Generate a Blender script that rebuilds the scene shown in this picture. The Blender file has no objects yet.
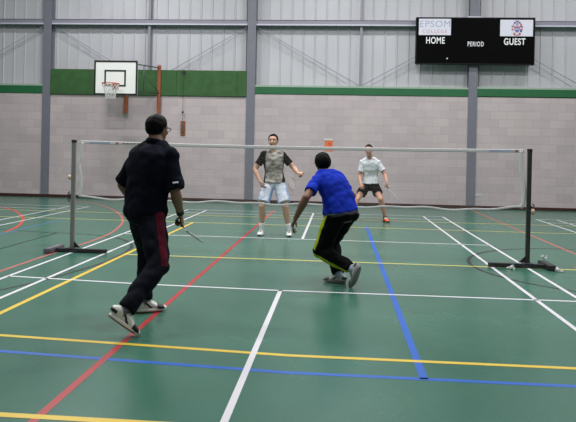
import bpy, bmesh, math, random
from mathutils import Vector as V, Matrix, noise
random.seed(7)
SC = bpy.context.scene
COL = SC.collection
PI = math.pi

# ------------------------------------------------------------------ materials
def srgb(r, g, b):
    f = lambda c: (c/255)/12.92 if c/255 <= .04045 else (((c/255)+.055)/1.055)**2.4
    return (f(r), f(g), f(b), 1)

def mat(name, rgb, rough=.6, metal=0, noise_amt=.0, scale=20, bump=0, spec=.5, coat=0):
    m = bpy.data.materials.new(name); m.use_nodes = True
    nt = m.node_tree; b = nt.nodes['Principled BSDF']
    c = srgb(*rgb)
    b.inputs['Base Color'].default_value = c
    b.inputs['Roughness'].default_value = rough
    b.inputs['Metallic'].default_value = metal
    b.inputs['Specular IOR Level'].default_value = spec
    b.inputs['Coat Weight'].default_value = coat
    if noise_amt or bump:
        tc = nt.nodes.new('ShaderNodeTexCoord')
        n = nt.nodes.new('ShaderNodeTexNoise'); n.inputs['Scale'].default_value = scale; n.inputs['Detail'].default_value = 5
        nt.links.new(tc.outputs['Object'], n.inputs['Vector'])
        if noise_amt:
            r = nt.nodes.new('ShaderNodeValToRGB')
            r.color_ramp.elements[0].position = .3; r.color_ramp.elements[1].position = .7
            r.color_ramp.elements[0].color = tuple(x*(1-noise_amt) for x in c[:3])+(1,)
            r.color_ramp.elements[1].color = tuple(min(1, x*(1+noise_amt)) for x in c[:3])+(1,)
            nt.links.new(n.outputs['Fac'], r.inputs['Fac']); nt.links.new(r.outputs['Color'], b.inputs['Base Color'])
        if bump:
            bp = nt.nodes.new('ShaderNodeBump'); bp.inputs['Strength'].default_value = bump; bp.inputs['Distance'].default_value = .01
            nt.links.new(n.outputs['Fac'], bp.inputs['Height']); nt.links.new(bp.outputs['Normal'], b.inputs['Normal'])
    return m

def block_material():
    m = bpy.data.materials.new('painted_concrete_block'); m.use_nodes = True
    nt = m.node_tree; L = nt.links.new; b = nt.nodes['Principled BSDF']
    tc = nt.nodes.new('ShaderNodeTexCoord'); mp = nt.nodes.new('ShaderNodeMapping')
    mp.inputs['Rotation'].default_value = (PI/2, 0, 0)
    L(tc.outputs['Object'], mp.inputs['Vector'])
    br = nt.nodes.new('ShaderNodeTexBrick')
    br.inputs['Scale'].default_value = 1
    br.inputs['Brick Width'].default_value = .45; br.inputs['Row Height'].default_value = .225
    br.inputs['Mortar Size'].default_value = .006; br.inputs['Mortar Smooth'].default_value = .4
    br.inputs['Bias'].default_value = -.25
    br.inputs['Color1'].default_value = srgb(187, 176, 178); br.inputs['Color2'].default_value = srgb(174, 163, 166)
    br.inputs['Mortar'].default_value = srgb(168, 158, 161)
    L(mp.outputs['Vector'], br.inputs['Vector'])
    n = nt.nodes.new('ShaderNodeTexNoise'); n.inputs['Scale'].default_value = 1.3; n.inputs['Detail'].default_value = 6
    L(tc.outputs['Object'], n.inputs['Vector'])
    mr = nt.nodes.new('ShaderNodeMapRange'); mr.inputs[1].default_value = .3; mr.inputs[2].default_value = .7
    mr.inputs[3].default_value = .94; mr.inputs[4].default_value = 1.05
    L(n.outputs['Fac'], mr.inputs[0])
    n2 = nt.nodes.new('ShaderNodeTexNoise'); n2.inputs['Scale'].default_value = 60; n2.inputs['Detail'].default_value = 4
    L(tc.outputs['Object'], n2.inputs['Vector'])
    mx = nt.nodes.new('ShaderNodeVectorMath'); mx.operation = 'SCALE'
    L(br.outputs['Color'], mx.inputs[0]); L(mr.outputs[0], mx.inputs['Scale'])
    L(mx.outputs['Vector'], b.inputs['Base Color'])
    mth = nt.nodes.new('ShaderNodeMath'); mth.operation = 'MULTIPLY_ADD'; mth.inputs[1].default_value = -1.0
    L(br.outputs['Fac'], mth.inputs[0])
    ms = nt.nodes.new('ShaderNodeMath'); ms.operation = 'MULTIPLY'; ms.inputs[1].default_value = .35
    L(n2.outputs['Fac'], ms.inputs[0]); L(ms.outputs[0], mth.inputs[2])
    bp = nt.nodes.new('ShaderNodeBump'); bp.inputs['Strength'].default_value = .35; bp.inputs['Distance'].default_value = .006
    L(mth.outputs[0], bp.inputs['Height']); L(bp.outputs['Normal'], b.inputs['Normal'])
    b.inputs['Roughness'].default_value = .75
    return m

def floor_material():
    m = bpy.data.materials.new('green_sports_floor'); m.use_nodes = True
    nt = m.node_tree; L = nt.links.new; b = nt.nodes['Principled BSDF']
    tc = nt.nodes.new('ShaderNodeTexCoord')
    n = nt.nodes.new('ShaderNodeTexNoise'); n.inputs['Scale'].default_value = 90; n.inputs['Detail'].default_value = 6
    n2 = nt.nodes.new('ShaderNodeTexNoise'); n2.inputs['Scale'].default_value = .9; n2.inputs['Detail'].default_value = 5
    for q in (n, n2): L(tc.outputs['Object'], q.inputs['Vector'])
    mix = nt.nodes.new('ShaderNodeMath'); mix.operation = 'ADD'
    L(n.outputs['Fac'], mix.inputs[0]); L(n2.outputs['Fac'], mix.inputs[1])
    r = nt.nodes.new('ShaderNodeValToRGB')
    r.color_ramp.elements[0].position = .75/2; r.color_ramp.elements[1].position = 1.3/2
    r.color_ramp.elements[0].color = srgb(50, 94, 79); r.color_ramp.elements[1].color = srgb(62, 109, 93)
    h = nt.nodes.new('ShaderNodeMath'); h.operation = 'MULTIPLY'; h.inputs[1].default_value = .5
    L(mix.outputs[0], h.inputs[0]); L(h.outputs[0], r.inputs['Fac']); L(r.outputs['Color'], b.inputs['Base Color'])
    rr = nt.nodes.new('ShaderNodeMapRange'); rr.inputs[3].default_value = .20; rr.inputs[4].default_value = .32
    L(n2.outputs['Fac'], rr.inputs[0]); L(rr.outputs[0], b.inputs['Roughness'])
    b.inputs['Specular IOR Level'].default_value = .5
    return m

def camo_material():
    m = bpy.data.materials.new('grey_camouflage_cloth'); m.use_nodes = True
    nt = m.node_tree; L = nt.links.new; b = nt.nodes['Principled BSDF']
    tc = nt.nodes.new('ShaderNodeTexCoord'); mp = nt.nodes.new('ShaderNodeMapping'); mp.inputs['Scale'].default_value = (9, 9, 17)
    n = nt.nodes.new('ShaderNodeTexNoise'); n.inputs['Scale'].default_value = 1.2; n.inputs['Detail'].default_value = 3
    L(tc.outputs['Object'], mp.inputs['Vector']); L(mp.outputs['Vector'], n.inputs['Vector'])
    r = nt.nodes.new('ShaderNodeValToRGB'); r.color_ramp.interpolation = 'LINEAR'
    e = r.color_ramp.elements
    e[0].position = .34; e[0].color = srgb(96, 92, 88); e[1].position = .66; e[1].color = srgb(196, 192, 186)
    q = e.new(.45); q.color = srgb(136, 131, 124); q = e.new(.54); q.color = srgb(162, 157, 150)
    L(n.outputs['Fac'], r.inputs['Fac']); L(r.outputs['Color'], b.inputs['Base Color'])
    b.inputs['Roughness'].default_value = .85
    return m

# ------------------------------------------------------------------ mesh helpers
def link(name, me, parent=None, loc=None):
    o = bpy.data.objects.new(name, me); COL.objects.link(o)
    if parent: o.parent = parent
    if loc is not None: o.location = loc
    return o

def finish(name, bm, m, parent=None, smooth=False, loc=None):
    me = bpy.data.meshes.new(name)
    bmesh.ops.recalc_face_normals(bm, faces=bm.faces)
    bm.to_mesh(me); bm.free()
    for q in (m if isinstance(m, (list, tuple)) else [m]): me.materials.append(q)
    if smooth: me.polygons.foreach_set('use_smooth', [True]*len(me.polygons))
    return link(name, me, parent, loc)

def box(bm, x0, x1, y0, y1, z0, z1, mi=0, M=None, bev=0):
    r = bmesh.ops.create_cube(bm, size=1)
    vs = r['verts']
    for v in vs:
        v.co = V((x0+(v.co.x+.5)*(x1-x0), y0+(v.co.y+.5)*(y1-y0), z0+(v.co.z+.5)*(z1-z0)))
        if M: v.co = M @ v.co
    fs = {f for v in vs for f in v.link_faces}
    for f in fs: f.material_index = mi
    if bev:
        es = list({e for v in vs for e in v.link_edges})
        bmesh.ops.bevel(bm, geom=es, offset=bev, segments=2, affect='EDGES', clamp_overlap=True)

def frame_of(d, hint=None):
    d = d.normalized()
    h = hint if hint is not None else (V((0, 0, 1)) if abs(d.z) < .95 else V((1, 0, 0)))
    s = (h - d*h.dot(d))
    if s.length < 1e-5:
        h = V((1, .3, .2)); s = h - d*h.dot(d)
    s.normalize()
    return s, d.cross(s).normalized()

def tube(bm, pts, rads, sides=None, seg=14, mi=0, caps=True, power=2.0):
    """pts: list of V; rads: numbers or (along side, across); sides: V or list of V."""
    rings = []
    n = len(pts)
    prev = None
    for i, p in enumerate(pts):
        d = (pts[min(i+1, n-1)] - pts[max(i-1, 0)])
        hint = sides[i] if isinstance(sides, (list, tuple)) else (sides if sides is not None else prev)
        s, t = frame_of(d, hint); prev = s
        r = rads[i] if isinstance(rads, list) else rads
        ra, rb = r if isinstance(r, (list, tuple)) else (r, r)
        ring = []
        for k in range(seg):
            a = 2*PI*k/seg
            c, q = math.cos(a), math.sin(a)
            if power != 2.0:
                c = math.copysign(abs(c)**(2/power), c); q = math.copysign(abs(q)**(2/power), q)
            ring.append(bm.verts.new(p + s*(ra*c) + t*(rb*q)))
        rings.append(ring)
    fs = []
    for a, b in zip(rings, rings[1:]):
        for k in range(seg):
            fs.append(bm.faces.new((a[k], a[(k+1) % seg], b[(k+1) % seg], b[k])))
    if caps:
        fs.append(bm.faces.new(rings[0][::-1])); fs.append(bm.faces.new(rings[-1]))
    for f in fs: f.material_index = mi
    return rings

def ell(bm, c, rx, ry, rz, X=V((1, 0, 0)), Y=V((0, 1, 0)), Z=V((0, 0, 1)), u=16, v=10, mi=0):
    r = bmesh.ops.create_uvsphere(bm, u_segments=u, v_segments=v, radius=1)
    for q in r['verts']:
        q.co = c + X*(q.co.x*rx) + Y*(q.co.y*ry) + Z*(q.co.z*rz)
    for f in {f for q in r['verts'] for f in q.link_faces}: f.material_index = mi

def fuse(bm, vox, smooth=4, wrinkle=0, wscale=7, seed=0):
    """one continuous surface out of overlapping closed pieces; returns a mesh"""
    bmesh.ops.recalc_face_normals(bm, faces=bm.faces)
    me = bpy.data.meshes.new('tmp'); bm.to_mesh(me); bm.free()
    o = bpy.data.objects.new('tmp', me); COL.objects.link(o)
    r = o.modifiers.new('r', 'REMESH'); r.mode = 'VOXEL'; r.voxel_size = vox; r.use_smooth_shade = True
    if smooth:
        s = o.modifiers.new('s', 'SMOOTH'); s.factor = .5; s.iterations = smooth
    dg = bpy.context.evaluated_depsgraph_get()
    out = bpy.data.meshes.new_from_object(o.evaluated_get(dg))
    bpy.data.objects.remove(o); bpy.data.meshes.remove(me)
    out.materials.clear()
    if wrinkle:
        off = V((seed*3.1, seed*1.7, seed*.9))
        cos = [v.co + v.normal*(wrinkle*(abs(noise.noise((v.co+off)*wscale))*1.6-.4 + .5*noise.noise((v.co+off)*wscale*2.3))) for v in out.vertices]
        for v, c in zip(out.vertices, cos): v.co = c
    out.polygons.foreach_set('use_smooth', [True]*len(out.polygons))
    return out

def paint(me, mats, pred):
    for m in mats: me.materials.append(m)
    if pred:
        for p in me.polygons:
            p.material_index = pred(p.center, p.normal)

def tag(o, label=None, cat=None, group=None, kind=None):
    if label: o['label'] = label
    if cat: o['category'] = cat
    if group: o['group'] = group
    if kind: o['kind'] = kind
    return o

def thing(name, loc, label, cat, group=None):
    o = bpy.data.objects.new(name, None); COL.objects.link(o); o.location = loc
    o.empty_display_size = .1
    return tag(o, label, cat, group)

def shift(o, off):
    o.data.transform(Matrix.Translation(off))

# text as flat raised lettering in the plane facing -Y
def lettering(name, s, x0, x1, z0, z1, y, m, parent, bold=.0, base=V((0, 0, 0)), depth=.002, space=1.0):
    cu = bpy.data.curves.new('t', 'FONT'); cu.body = s; cu.size = 1; cu.space_character = space; cu.offset = bold; cu.extrude = .01
    o = bpy.data.objects.new('t', cu); COL.objects.link(o)
    dg = bpy.context.evaluated_depsgraph_get(); dg.update()
    me = bpy.data.meshes.new_from_object(o.evaluated_get(dg))
    bpy.data.objects.remove(o); bpy.data.curves.remove(cu)
    xs = [v.co.x for v in me.vertices]; ys = [v.co.y for v in me.vertices]
    a, b, c, d = min(xs), max(xs), min(ys), max(ys)
    for v in me.vertices:
        v.co = V((x0+(v.co.x-a)/(b-a)*(x1-x0), y-(v.co.z+.01)/.02*depth, z0+(v.co.y-c)/(d-c)*(z1-z0))) - base
    me.materials.clear(); me.materials.append(m)
    return link(name, me, parent)

# ------------------------------------------------------------------ the hall
WY = 9.38                       # face of the block wall
XL, XR, YB, ZC = -15.0, 15.0, -13.0, 8.6
COLS = (-14.1, -7.95, -1.955, 4.225, 10.35)

m_block = block_material()
m_floor = floor_material()
m_clad = mat('pale_profiled_cladding', (184, 185, 191), .55, noise_amt=.05, scale=.8)
m_steel = mat('grey_blue_painted_steel', (112, 113, 124), .5, noise_amt=.05, scale=6)
m_girt = mat('lilac_grey_girt', (132, 132, 146), .5)
m_lip = mat('pale_girt_lip', (190, 192, 204), .45)
m_green = mat('green_board', (48, 88, 44), .75, noise_amt=.18, scale=5)
m_dgreen = mat('dark_green_rail', (26, 96, 56), .55, noise_amt=.06, scale=4)
m_ledge = mat('pale_ledge', (150, 170, 155), .6)
m_skirt = mat('dark_brown_skirting', (58, 30, 27), .5, noise_amt=.1, scale=5)
m_white = mat('grey_plaster', (150, 146, 144), .8)
m_ceil = mat('ceiling_liner', (205, 205, 203), .8)

bm = bmesh.new(); box(bm, XL, XR, YB, WY+.4, -.2, 0)
floor = tag(finish('floor', bm, m_floor), kind='structure')
bm = bmesh.new(); box(bm, XL, XR, WY, WY+.22, 0, 3.08)
wall = tag(finish('wall_back', bm, m_block), kind='structure')
bm = bmesh.new(); box(bm, XL-.2, XL, YB, WY+.4, 0, ZC); tag(finish('wall_left', bm, m_white), kind='structure')
bm = bmesh.new(); box(bm, XR, XR+.2, YB, WY+.4, 0, ZC); tag(finish('wall_right', bm, m_white), kind='structure')
bm = bmesh.new(); box(bm, XL, XR, YB-.2, YB, 0, ZC); tag(finish('wall_front', bm, m_white), kind='structure')
bm = bmesh.new(); box(bm, XL-.2, XR+.2, YB-.2, WY+.6, ZC, ZC+.2); tag(finish('ceiling', bm, m_ceil), kind='structure')

# profiled cladding above the blocks: flat pans with thin upstand ribs
bm = bmesh.new()
y0 = WY+.24
prof = []
x = XL
while x < XR:
    prof += [(x, y0), (x+.285, y0), (x+.297, y0-.028), (x+.318, y0-.028), (x+.33, y0)]
    x += .33
lo = [bm.verts.new((a, b, 3.08)) for a, b in prof]; hi = [bm.verts.new((a, b, ZC)) for a, b in prof]
for i in range(len(prof)-1): bm.faces.new((lo[i], lo[i+1], hi[i+1], hi[i]))
lo2 = [bm.verts.new((a, y0+.12, 3.08)) for a in (XL, prof[-1][0])]; hi2 = [bm.verts.new((a, y0+.12, ZC)) for a in (XL, prof[-1][0])]
bm.faces.new((lo2[0], lo2[1], hi2[1], hi2[0]))
bm.faces.new((lo[0], hi[0], hi2[0], lo2[0])); bm.faces.new((lo[-1], lo2[1], hi2[1], hi[-1]))
tag(finish('wall_cladding', bm, m_clad), kind='structure')

# skirting board in bays between the columns
bm = bmesh.new()
box(bm, XL, XR, WY-.035, WY, 0, .082, bev=.006)
tag(finish('baseboard_back', bm, m_skirt), kind='structure')

# steel I columns
for cx in COLS:
    bm = bmesh.new()
    box(bm, cx-.118, cx+.118, WY-.03, WY-.012, .0825, ZC)          # front flange
    box(bm, cx-.008, cx+.008, WY-.012, WY+.21, 3.08, ZC)           # web
    box(bm, cx-.118, cx+.118, WY+.19, WY+.21, 3.08, ZC)            # rear flange
    box(bm, cx-.118, cx+.118, WY-.012, WY, .0825, 3.08)
    tag(finish('steel_column', bm, m_steel), kind='structure')

# horizontal girt, one length per bay
for a, b in zip(COLS, COLS[1:]):
    bm = bmesh.new()
    box(bm, a+.01, b-.01, WY+.02, WY+.035, 5.06, 5.19, 0)
    box(bm, a+.01, b-.01, WY+.02, WY+.21, 5.175, 5.19, 0)
    box(bm, a+.01, b-.01, WY+.005, WY+.035, 5.035, 5.075, 1)
    tag(finish('steel_beam', bm, [m_girt, m_lip]), kind='structure')
    mid = (a+b)/2
    bm = bmesh.new(); box(bm, mid-.035, mid+.035, WY+.06, WY+.16, 3.3, ZC)
    tag(finish('cladding_post_beam', bm, m_girt), kind='structure')
    for s, e in ((a+.13, mid-.03), (b-.13, mid+.03)):
        bm = bmesh.new()
        tube(bm, [V((s, WY+.05, 5.0)), V((e, WY+.05, 3.36))], .008, seg=8)
        tube(bm, [V((s+(e-s)*.06, WY+.14, 4.86)), V((s+(e-s)*.88, WY+.14, 3.42))], .005, seg=8)
        tag(finish('brace_beam', bm, m_girt, smooth=True), kind='structure')

# green boards and ledges on top of the blockwork, one per bay
def rail(name, a, b, z0, z1, m, ledge=True):
    bm = bmesh.new()
    box(bm, a, b, WY-.02, WY+.02, z0, z1, 0, bev=.004)
    if ledge: box(bm, a, b, WY-.015, WY+.2, z1, z1+.05, 1)
    return tag(finish(name, bm, [m, m_ledge]), kind='structure')
rail('trim_1', COLS[0]+.12, COLS[1]-.12, 3.02, 3.24, m_dgreen)
rail('trim_2', COLS[2]+.12, COLS[3]-.12, 3.09, 3.29, m_dgreen)
rail('trim_3', COLS[3]+.12, COLS[4]-.12, 3.10, 3.31, m_dgreen)
bm = bmesh.new()
for a, b in ((COLS[1]+.12, -6.0), (-5.996, -4.1), (-4.096, -2.35), (-2.346, COLS[2]-.12)):
    box(bm, a, b, WY-.05, WY+.0, 3.0, 3.73, 0, bev=.006)
tag(finish('trim_4', bm, m_green), kind='structure')

# ------------------------------------------------------------------ floor markings (painted strips, children of the floor)
LW = dict(white=mat('white_line_paint', (206, 204, 211), .4), yellow=mat('yellow_line_paint', (208, 178, 58), .4),
          red=mat('red_line_paint', (160, 38, 42), .4), blue=mat('blue_line_paint', (10, 86, 178), .4),
          black=mat('black_line_paint', (30, 40, 36), .4), pink=mat('pale_red_line_paint', (172, 94, 86), .4), orange=mat('orange_line_paint', (186, 70, 52), .4),
          wblue=mat('worn_blue_line_paint', (58, 112, 150), .4),
          pyellow=mat('pale_yellow_line_paint', (196, 186, 96), .4))
def strip(bm, pts, w, z):
    pts = [V((p[0], p[1], 0)) for p in pts]
    L, R = [], []
    for i, p in enumerate(pts):
        d = (pts[min(i+1, len(pts)-1)] - pts[max(i-1, 0)]).normalized(); n = V((-d.y, d.x, 0))*(w/2)
        L.append(p+n); R.append(p-n)
    for k in range(len(pts)-1):
        q = [bm.verts.new((c.x, c.y, z)) for c in (L[k], R[k], R[k+1], L[k+1])]
        bm.faces.new(q)
def lines(name, colour, segs, z):
    bm = bmesh.new()
    for pts, w in segs: strip(bm, pts, w, z)
    tag(finish(name, bm, LW[colour], floor), kind='structure')
def arc(cx, cy, r, a0, a1, n=48):
    return [(cx+r*math.cos(math.radians(a0+(a1-a0)*i/n)), cy+r*math.sin(math.radians(a0+(a1-a0)*i/n))) for i in range(n+1)]
def curve(pts, n=12):
    out = []
    for i in range(len(pts)-1):
        p0, p1, p2, p3 = [V((*pts[max(0, min(len(pts)-1, j))], 0)) for j in (i-1, i, i+1, i+2)]
        for k in range(n):
            t = k/n
            q = .5*((2*p1)+(p2-p0)*t+(2*p0-5*p1+4*p2-p3)*t*t+(3*p1-p0-3*p2+p3)*t**3)
            out.append((q.x, q.y))
    out.append(pts[-1]); return out
w = .044
court = []
for sx in (-3.05, -2.59, 2.59, 3.05): court.append(([(sx, -6.7), (sx, 6.7)], w))
for sy in (1.98, 5.94, 6.7): court.append(([(-3.05, sy), (3.05, sy)], w))
court += [([(-3.05, -1.79), (-1.5, -1.94), (0, -2.0), (3.05, -1.98)], w)]
court += [([(0, -6.7), (0, -1.98)], w), ([(0, 1.98), (0, 6.7)], w)]
for o in (-8.6, 8.25):
    for sx in (-3.05, -2.59, 2.59, 3.05): court.append(([(o+sx, -6.7), (o+sx, 6.75)], w))
    for sy in (6.7, 5.94): court.append(([(o-3.05, sy), (o+3.05, sy)], w))
lines('white_court_lines', 'white', court, .0016)
lines('yellow_court_lines', 'yellow', [([(-9, -3.84), (-3, -3.86), (.25, -4.10), (9, -4.07)], .05), ([(-9, -5.28), (9, -5.36)], .055), ([(-2.3, -4.0), (-2.3, 3.98)], .055)], .0013)
lines('pale_yellow_court_lines', 'pyellow', [([(-2.3, -.1), (9, -.1)], .05), ([(-10, 3.97), (10, 3.97)], .05), ([(-10, 5.4), (10, 5.4)], .05)], .0011)
lines('red_court_lines', 'red', [([(-.99, -6), (-.99, 4.0)], .05)], .0010)
lines('orange_court_lines', 'orange', [([(-.99, 4.0), (-.99, 7.1)], .05),
      (curve([(-8.4, 6.35), (-7.43, 5.97), (-6.63, 5.16), (-5.77, 3.84), (-5.2, 2.56), (-4.99, 1.72)]), .06), ([(3.7, .1), (4.5, .1)], .07)], .0012)
lines('pale_red_court_lines', 'pink', [(curve([(-3.28, -6), (-3.28, -1.5), (-3.27, -.36), (-3.22, 1.07), (-3.32, 2.29), (-3.76, 4.02), (-4.68, 6.04), (-5.8, 7.62), (-6.6, 8.2)]), .05),
      ([(4.15, -5), (4.15, 9.0)], .05)], .0009)
lines('blue_court_lines', 'blue', [([(-9, -4.19), (-3, -4.205), (.27, -4.45), (9, -4.43)], .05), ([(1.15, -4.45), (1.15, 4.15)], .055), ], .0008)
lines('worn_blue_court_lines', 'wblue', [([(-4.93, .3), (-4.93, 3.9)], .045)], .0008)
lines('black_court_lines', 'black', [(curve([(-3.3, -3.6), (-2.77, -2.47), (-2.5, -1.63), (-2.34, -.57), (-2.41, .47), (-2.68, 1.1), (-3.05, 1.5), (-3.6, 1.75), (-4.2, 1.83)]), .05), (arc(4.15, .02, 1.8, 0, 360), .05), ([(-4.13, -3), (-4.13, 1.8)], .04), ([(-6.2, 2.2), (-4.15, 1.8)], .04)], .0007)

# ------------------------------------------------------------------ lights (rows of ceiling fittings)
m_house = mat('light_housing', (180, 180, 180), .5)
m_diff = bpy.data.materials.new('light_diffuser'); m_diff.use_nodes = True
_b = m_diff.node_tree.nodes['Principled BSDF']; _b.inputs['Base Color'].default_value = (.9, .9, .88, 1)
_b.inputs['Emission Color'].default_value = (1, .97, .93, 1); _b.inputs['Emission Strength'].default_value = 2
POWER = 212
for ly, fy in ((-7.0, .28), (-2.4, 1.2), (1.9, 1.4), (6.0, .92)):
    for lx, fx in ((-5.6, 1.2), (.6, 1.02), (6.8, .9)):
        bm = bmesh.new(); box(bm, -.65, .65, -.22, .22, 0, .1, bev=.01)
        h = finish('ceiling_light', bm, m_house); h.location = (lx, ly, ZC-.32)
        tag(h, 'white box ceiling light fitting in a row overhead', 'ceiling light', 'ceiling lights')
        bm = bmesh.new(); box(bm, -.6, .6, -.18, .18, -.012, 0); finish('diffuser', bm, m_diff, h)
        for s in (-.5, .5):
            bm = bmesh.new(); tube(bm, [V((s, 0, .1)), V((s, 0, .32))], .006, seg=8); finish('hanger', bm, m_house, h)
        ld = bpy.data.lights.new('hall_lamp', 'AREA'); ld.shape = 'RECTANGLE'; ld.size = 1.2; ld.size_y = .36
        ld.energy = POWER*fx*fy; ld.color = (1, .985, .985)
        lo_ = bpy.data.objects.new('hall_lamp', ld); COL.objects.link(lo_); lo_.location = (lx, ly, ZC-.345)

# ------------------------------------------------------------------ scoreboard
m_black = mat('black_scoreboard', (4, 4, 5), .6, spec=.05)
m_blackrim = mat('black_scoreboard_edge', (16, 16, 18), .5, spec=.2)
m_panel = mat('white_name_panel', (212, 213, 226), .5)
m_wtext = mat('white_lettering', (236, 238, 242), .5)
m_bluegrey = mat('blue_grey_lettering', (140, 146, 180), .5)
m_pinkred = mat('faded_red_lettering', (196, 120, 132), .5)
m_cblue = mat('crest_blue', (62, 72, 140), .5); m_cred = mat('crest_red', (176, 66, 74), .5); m_cgrey = mat('crest_grey', (150, 160, 190), .5)
SX0, SX1, SZ0, SZ1 = 2.625, 5.82, 3.96, 5.245
YF = WY-.16
bs = V(((SX0+SX1)/2, WY-.06, SZ0))
sb = thing('scoreboard', bs, 'black electronic wall scoreboard reading HOME, PERIOD and GUEST, fixed across a grey column', 'scoreboard')
bm = bmesh.new(); box(bm, SX0-bs.x, SX1-bs.x, YF-bs.y, WY-.03-bs.y, 0, SZ1-SZ0, bev=.012); finish('housing', bm, m_black, sb)
bm = bmesh.new()
for a in ((SX0, SX1, SZ0, SZ0+.025), (SX0, SX1, SZ1-.025, SZ1), (SX0, SX0+.025, SZ0, SZ1), (SX1-.025, SX1, SZ0, SZ1)):
    box(bm, a[0]-bs.x, a[1]-bs.x, YF-.012-bs.y, YF+.002-bs.y, a[2]-bs.z, a[3]-bs.z)
finish('rim', bm, m_blackrim, sb)
def plate(name, x0, x1, z0, z1, y, t, m, parent, base):
    bm = bmesh.new(); box(bm, x0-base.x, x1-base.x, y-t-base.y, y-base.y, z0-base.z, z1-base.z, bev=min(t, .01)*.3); return finish(name, bm, m, parent)
p1 = plate('name_panel', 2.70, 3.57, 4.755, 5.205, YF+.001, .012, m_panel, sb, bs)
p1['label'] = 'white panel with pale school lettering'
lettering('lettering', 'EPSOM', 2.735, 3.545, 4.98, 5.15, YF-.011, m_bluegrey, p1, -.012, bs, space=1.12)
lettering('lettering', 'COLLEGE', 2.80, 3.46, 4.82, 4.905, YF-.011, m_pinkred, p1, -.008, bs, space=1.35)
p2 = plate('crest_panel', 4.89, 5.765, 4.735, 5.185, YF+.001, .012, m_panel, sb, bs)
p2['label'] = 'white panel with a red and blue crest'
lettering('lettering', 'HOME', 2.905, 3.41, 4.52, 4.705, YF+.001, m_wtext, sb, .016, bs, .006, 1.1)
lettering('lettering', 'PERIOD', 4.03, 4.46, 4.455, 4.585, YF+.001, m_wtext, sb, .008, bs, .006, 1.18)
lettering('lettering', 'GUEST', 5.00, 5.57, 4.50, 4.685, YF+.001, m_wtext, sb, .016, bs, .006, 1.1)
# crest: shield, helmet, mantling and scroll, in thin relief
def poly(bm, pts, y, t, mi):
    a = [bm.verts.new((px, y, pz)) for px, pz in pts]; b = [bm.verts.new((px, y-t, pz)) for px, pz in pts]
    fs = [bm.faces.new(a), bm.faces.new(b[::-1])]
    for i in range(len(pts)):
        fs.append(bm.faces.new((a[i], a[(i+1) % len(pts)], b[(i+1) % len(pts)], b[i])))
    for f in fs: f.material_index = mi
bm = bmesh.new(); cx, cz = 5.34-bs.x, 4.96-bs.z; yy = YF-.0115-bs.y
shield = [(-.075, .05), (.075, .05), (.075, -.05), (.045, -.11), (0, -.14), (-.045, -.11), (-.075, -.05)]
poly(bm, [(cx+a, cz+b) for a, b in shield], yy, .002, 2)
poly(bm, [(cx+a, cz+b) for a, b in ((-.075, .01), (0, .045), (.075, .01), (.075, -.025), (0, .012), (-.075, -.025))], yy-.002, .001, 1)
poly(bm, [(cx+a, cz+b) for a, b in ((-.045, -.06), (.045, -.06), (.02, -.105), (-.02, -.105))], yy-.002, .001, 0)
poly(bm, [(cx+.045*math.cos(t*PI/8), cz+.105+.05*math.sin(t*PI/8)) for t in range(16)], yy, .002, 2)
poly(bm, [(cx-.06, cz+.155), (cx+.06, cz+.155), (cx+.05, cz+.175), (cx-.05, cz+.175)], yy, .003, 1)
poly(bm, [(cx-.03, cz+.175), (cx+.035, cz+.175), (cx+.05, cz+.205), (cx, cz+.195), (cx-.05, cz+.21)], yy, .002, 0)
for s in (-1, 1):
    for k, (a, b, mi) in enumerate(((.07, .14, 0), (.105, .09, 1), (.13, .03, 0), (.125, -.035, 1), (.105, -.095, 0), (.07, -.15, 1), (.09, .045, 1), (.095, -.06, 0))):
        poly(bm, [(cx+s*(a+.032*math.cos(t*PI/3+k)), cz+b+.026*math.sin(t*PI/3+k*s)) for t in range(6)], yy, .002+k*.0001, mi)
poly(bm, [(cx+a, cz+b) for a, b in ((-.1, -.165), (0, -.185), (.1, -.165), (.1, -.19), (0, -.21), (-.1, -.19))], yy, .002, 1)
finish('crest', bm, [m_cblue, m_cred, m_cgrey], p2)
bm = bmesh.new(); box(bm, 4.02-bs.x, 4.40-bs.x, WY-.17-bs.y, WY-.04-bs.y, SZ1-bs.z, SZ1+.03-bs.z); finish('mounting_bracket', bm, m_lip, sb)
bm = bmesh.new(); ell(bm, V((3.485-bs.x, YF-bs.y, 4.115-bs.z)), .02, .01, .02); finish('indicator_lamp', bm, m_wtext, sb, True)

# ------------------------------------------------------------------ basketball backboard with its wall frame
m_bwhite = mat('white_backboard', (226, 228, 226), .45)
m_bblack = mat('black_backboard_border', (16, 16, 18), .5)
m_rim = mat('red_orange_rim', (178, 84, 66), .45)
m_cord = mat('white_net_cord', (214, 214, 212), .8)
m_wood = mat('orange_brown_wood', (142, 78, 46), .6, noise_amt=.15, scale=9)
m_tubes = mat('grey_green_tube_steel', (70, 82, 76), .5)
bb = thing('basketball_hoop', (-5.51, 8.3, 2.9), 'white basketball backboard with black borders and red rim on a wall frame', 'basketball hoop')
B0 = V((-5.51, 8.3, 2.9))
bm = bmesh.new(); box(bm, -.605, .605, 0, .03, 0, .94, bev=.004); finish('backboard', bm, m_bwhite, bb)
def border(bm, x0, x1, z0, z1, t):
    box(bm, x0, x1, -.006, 0, z0, z0+t); box(bm, x0, x1, -.006, 0, z1-t, z1)
    box(bm, x0, x0+t, -.006, 0, z0+t, z1-t); box(bm, x1-t, x1, -.006, 0, z0+t, z1-t)
bm = bmesh.new(); border(bm, -.605, .605, 0, .94, .048); finish('border', bm, m_bblack, bb)
bm = bmesh.new(); border(bm, -.315, .285, .235, .685, .045); finish('target_square', bm, m_bblack, bb)
bm = bmesh.new()
rc = V((0, -.37, .275)); RR = .225
tube(bm, [rc+V((RR*math.cos(a*PI/16), RR*math.sin(a*PI/16), 0)) for a in range(33)], .011, V((0, 0, 1)), seg=8, caps=False)
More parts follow.
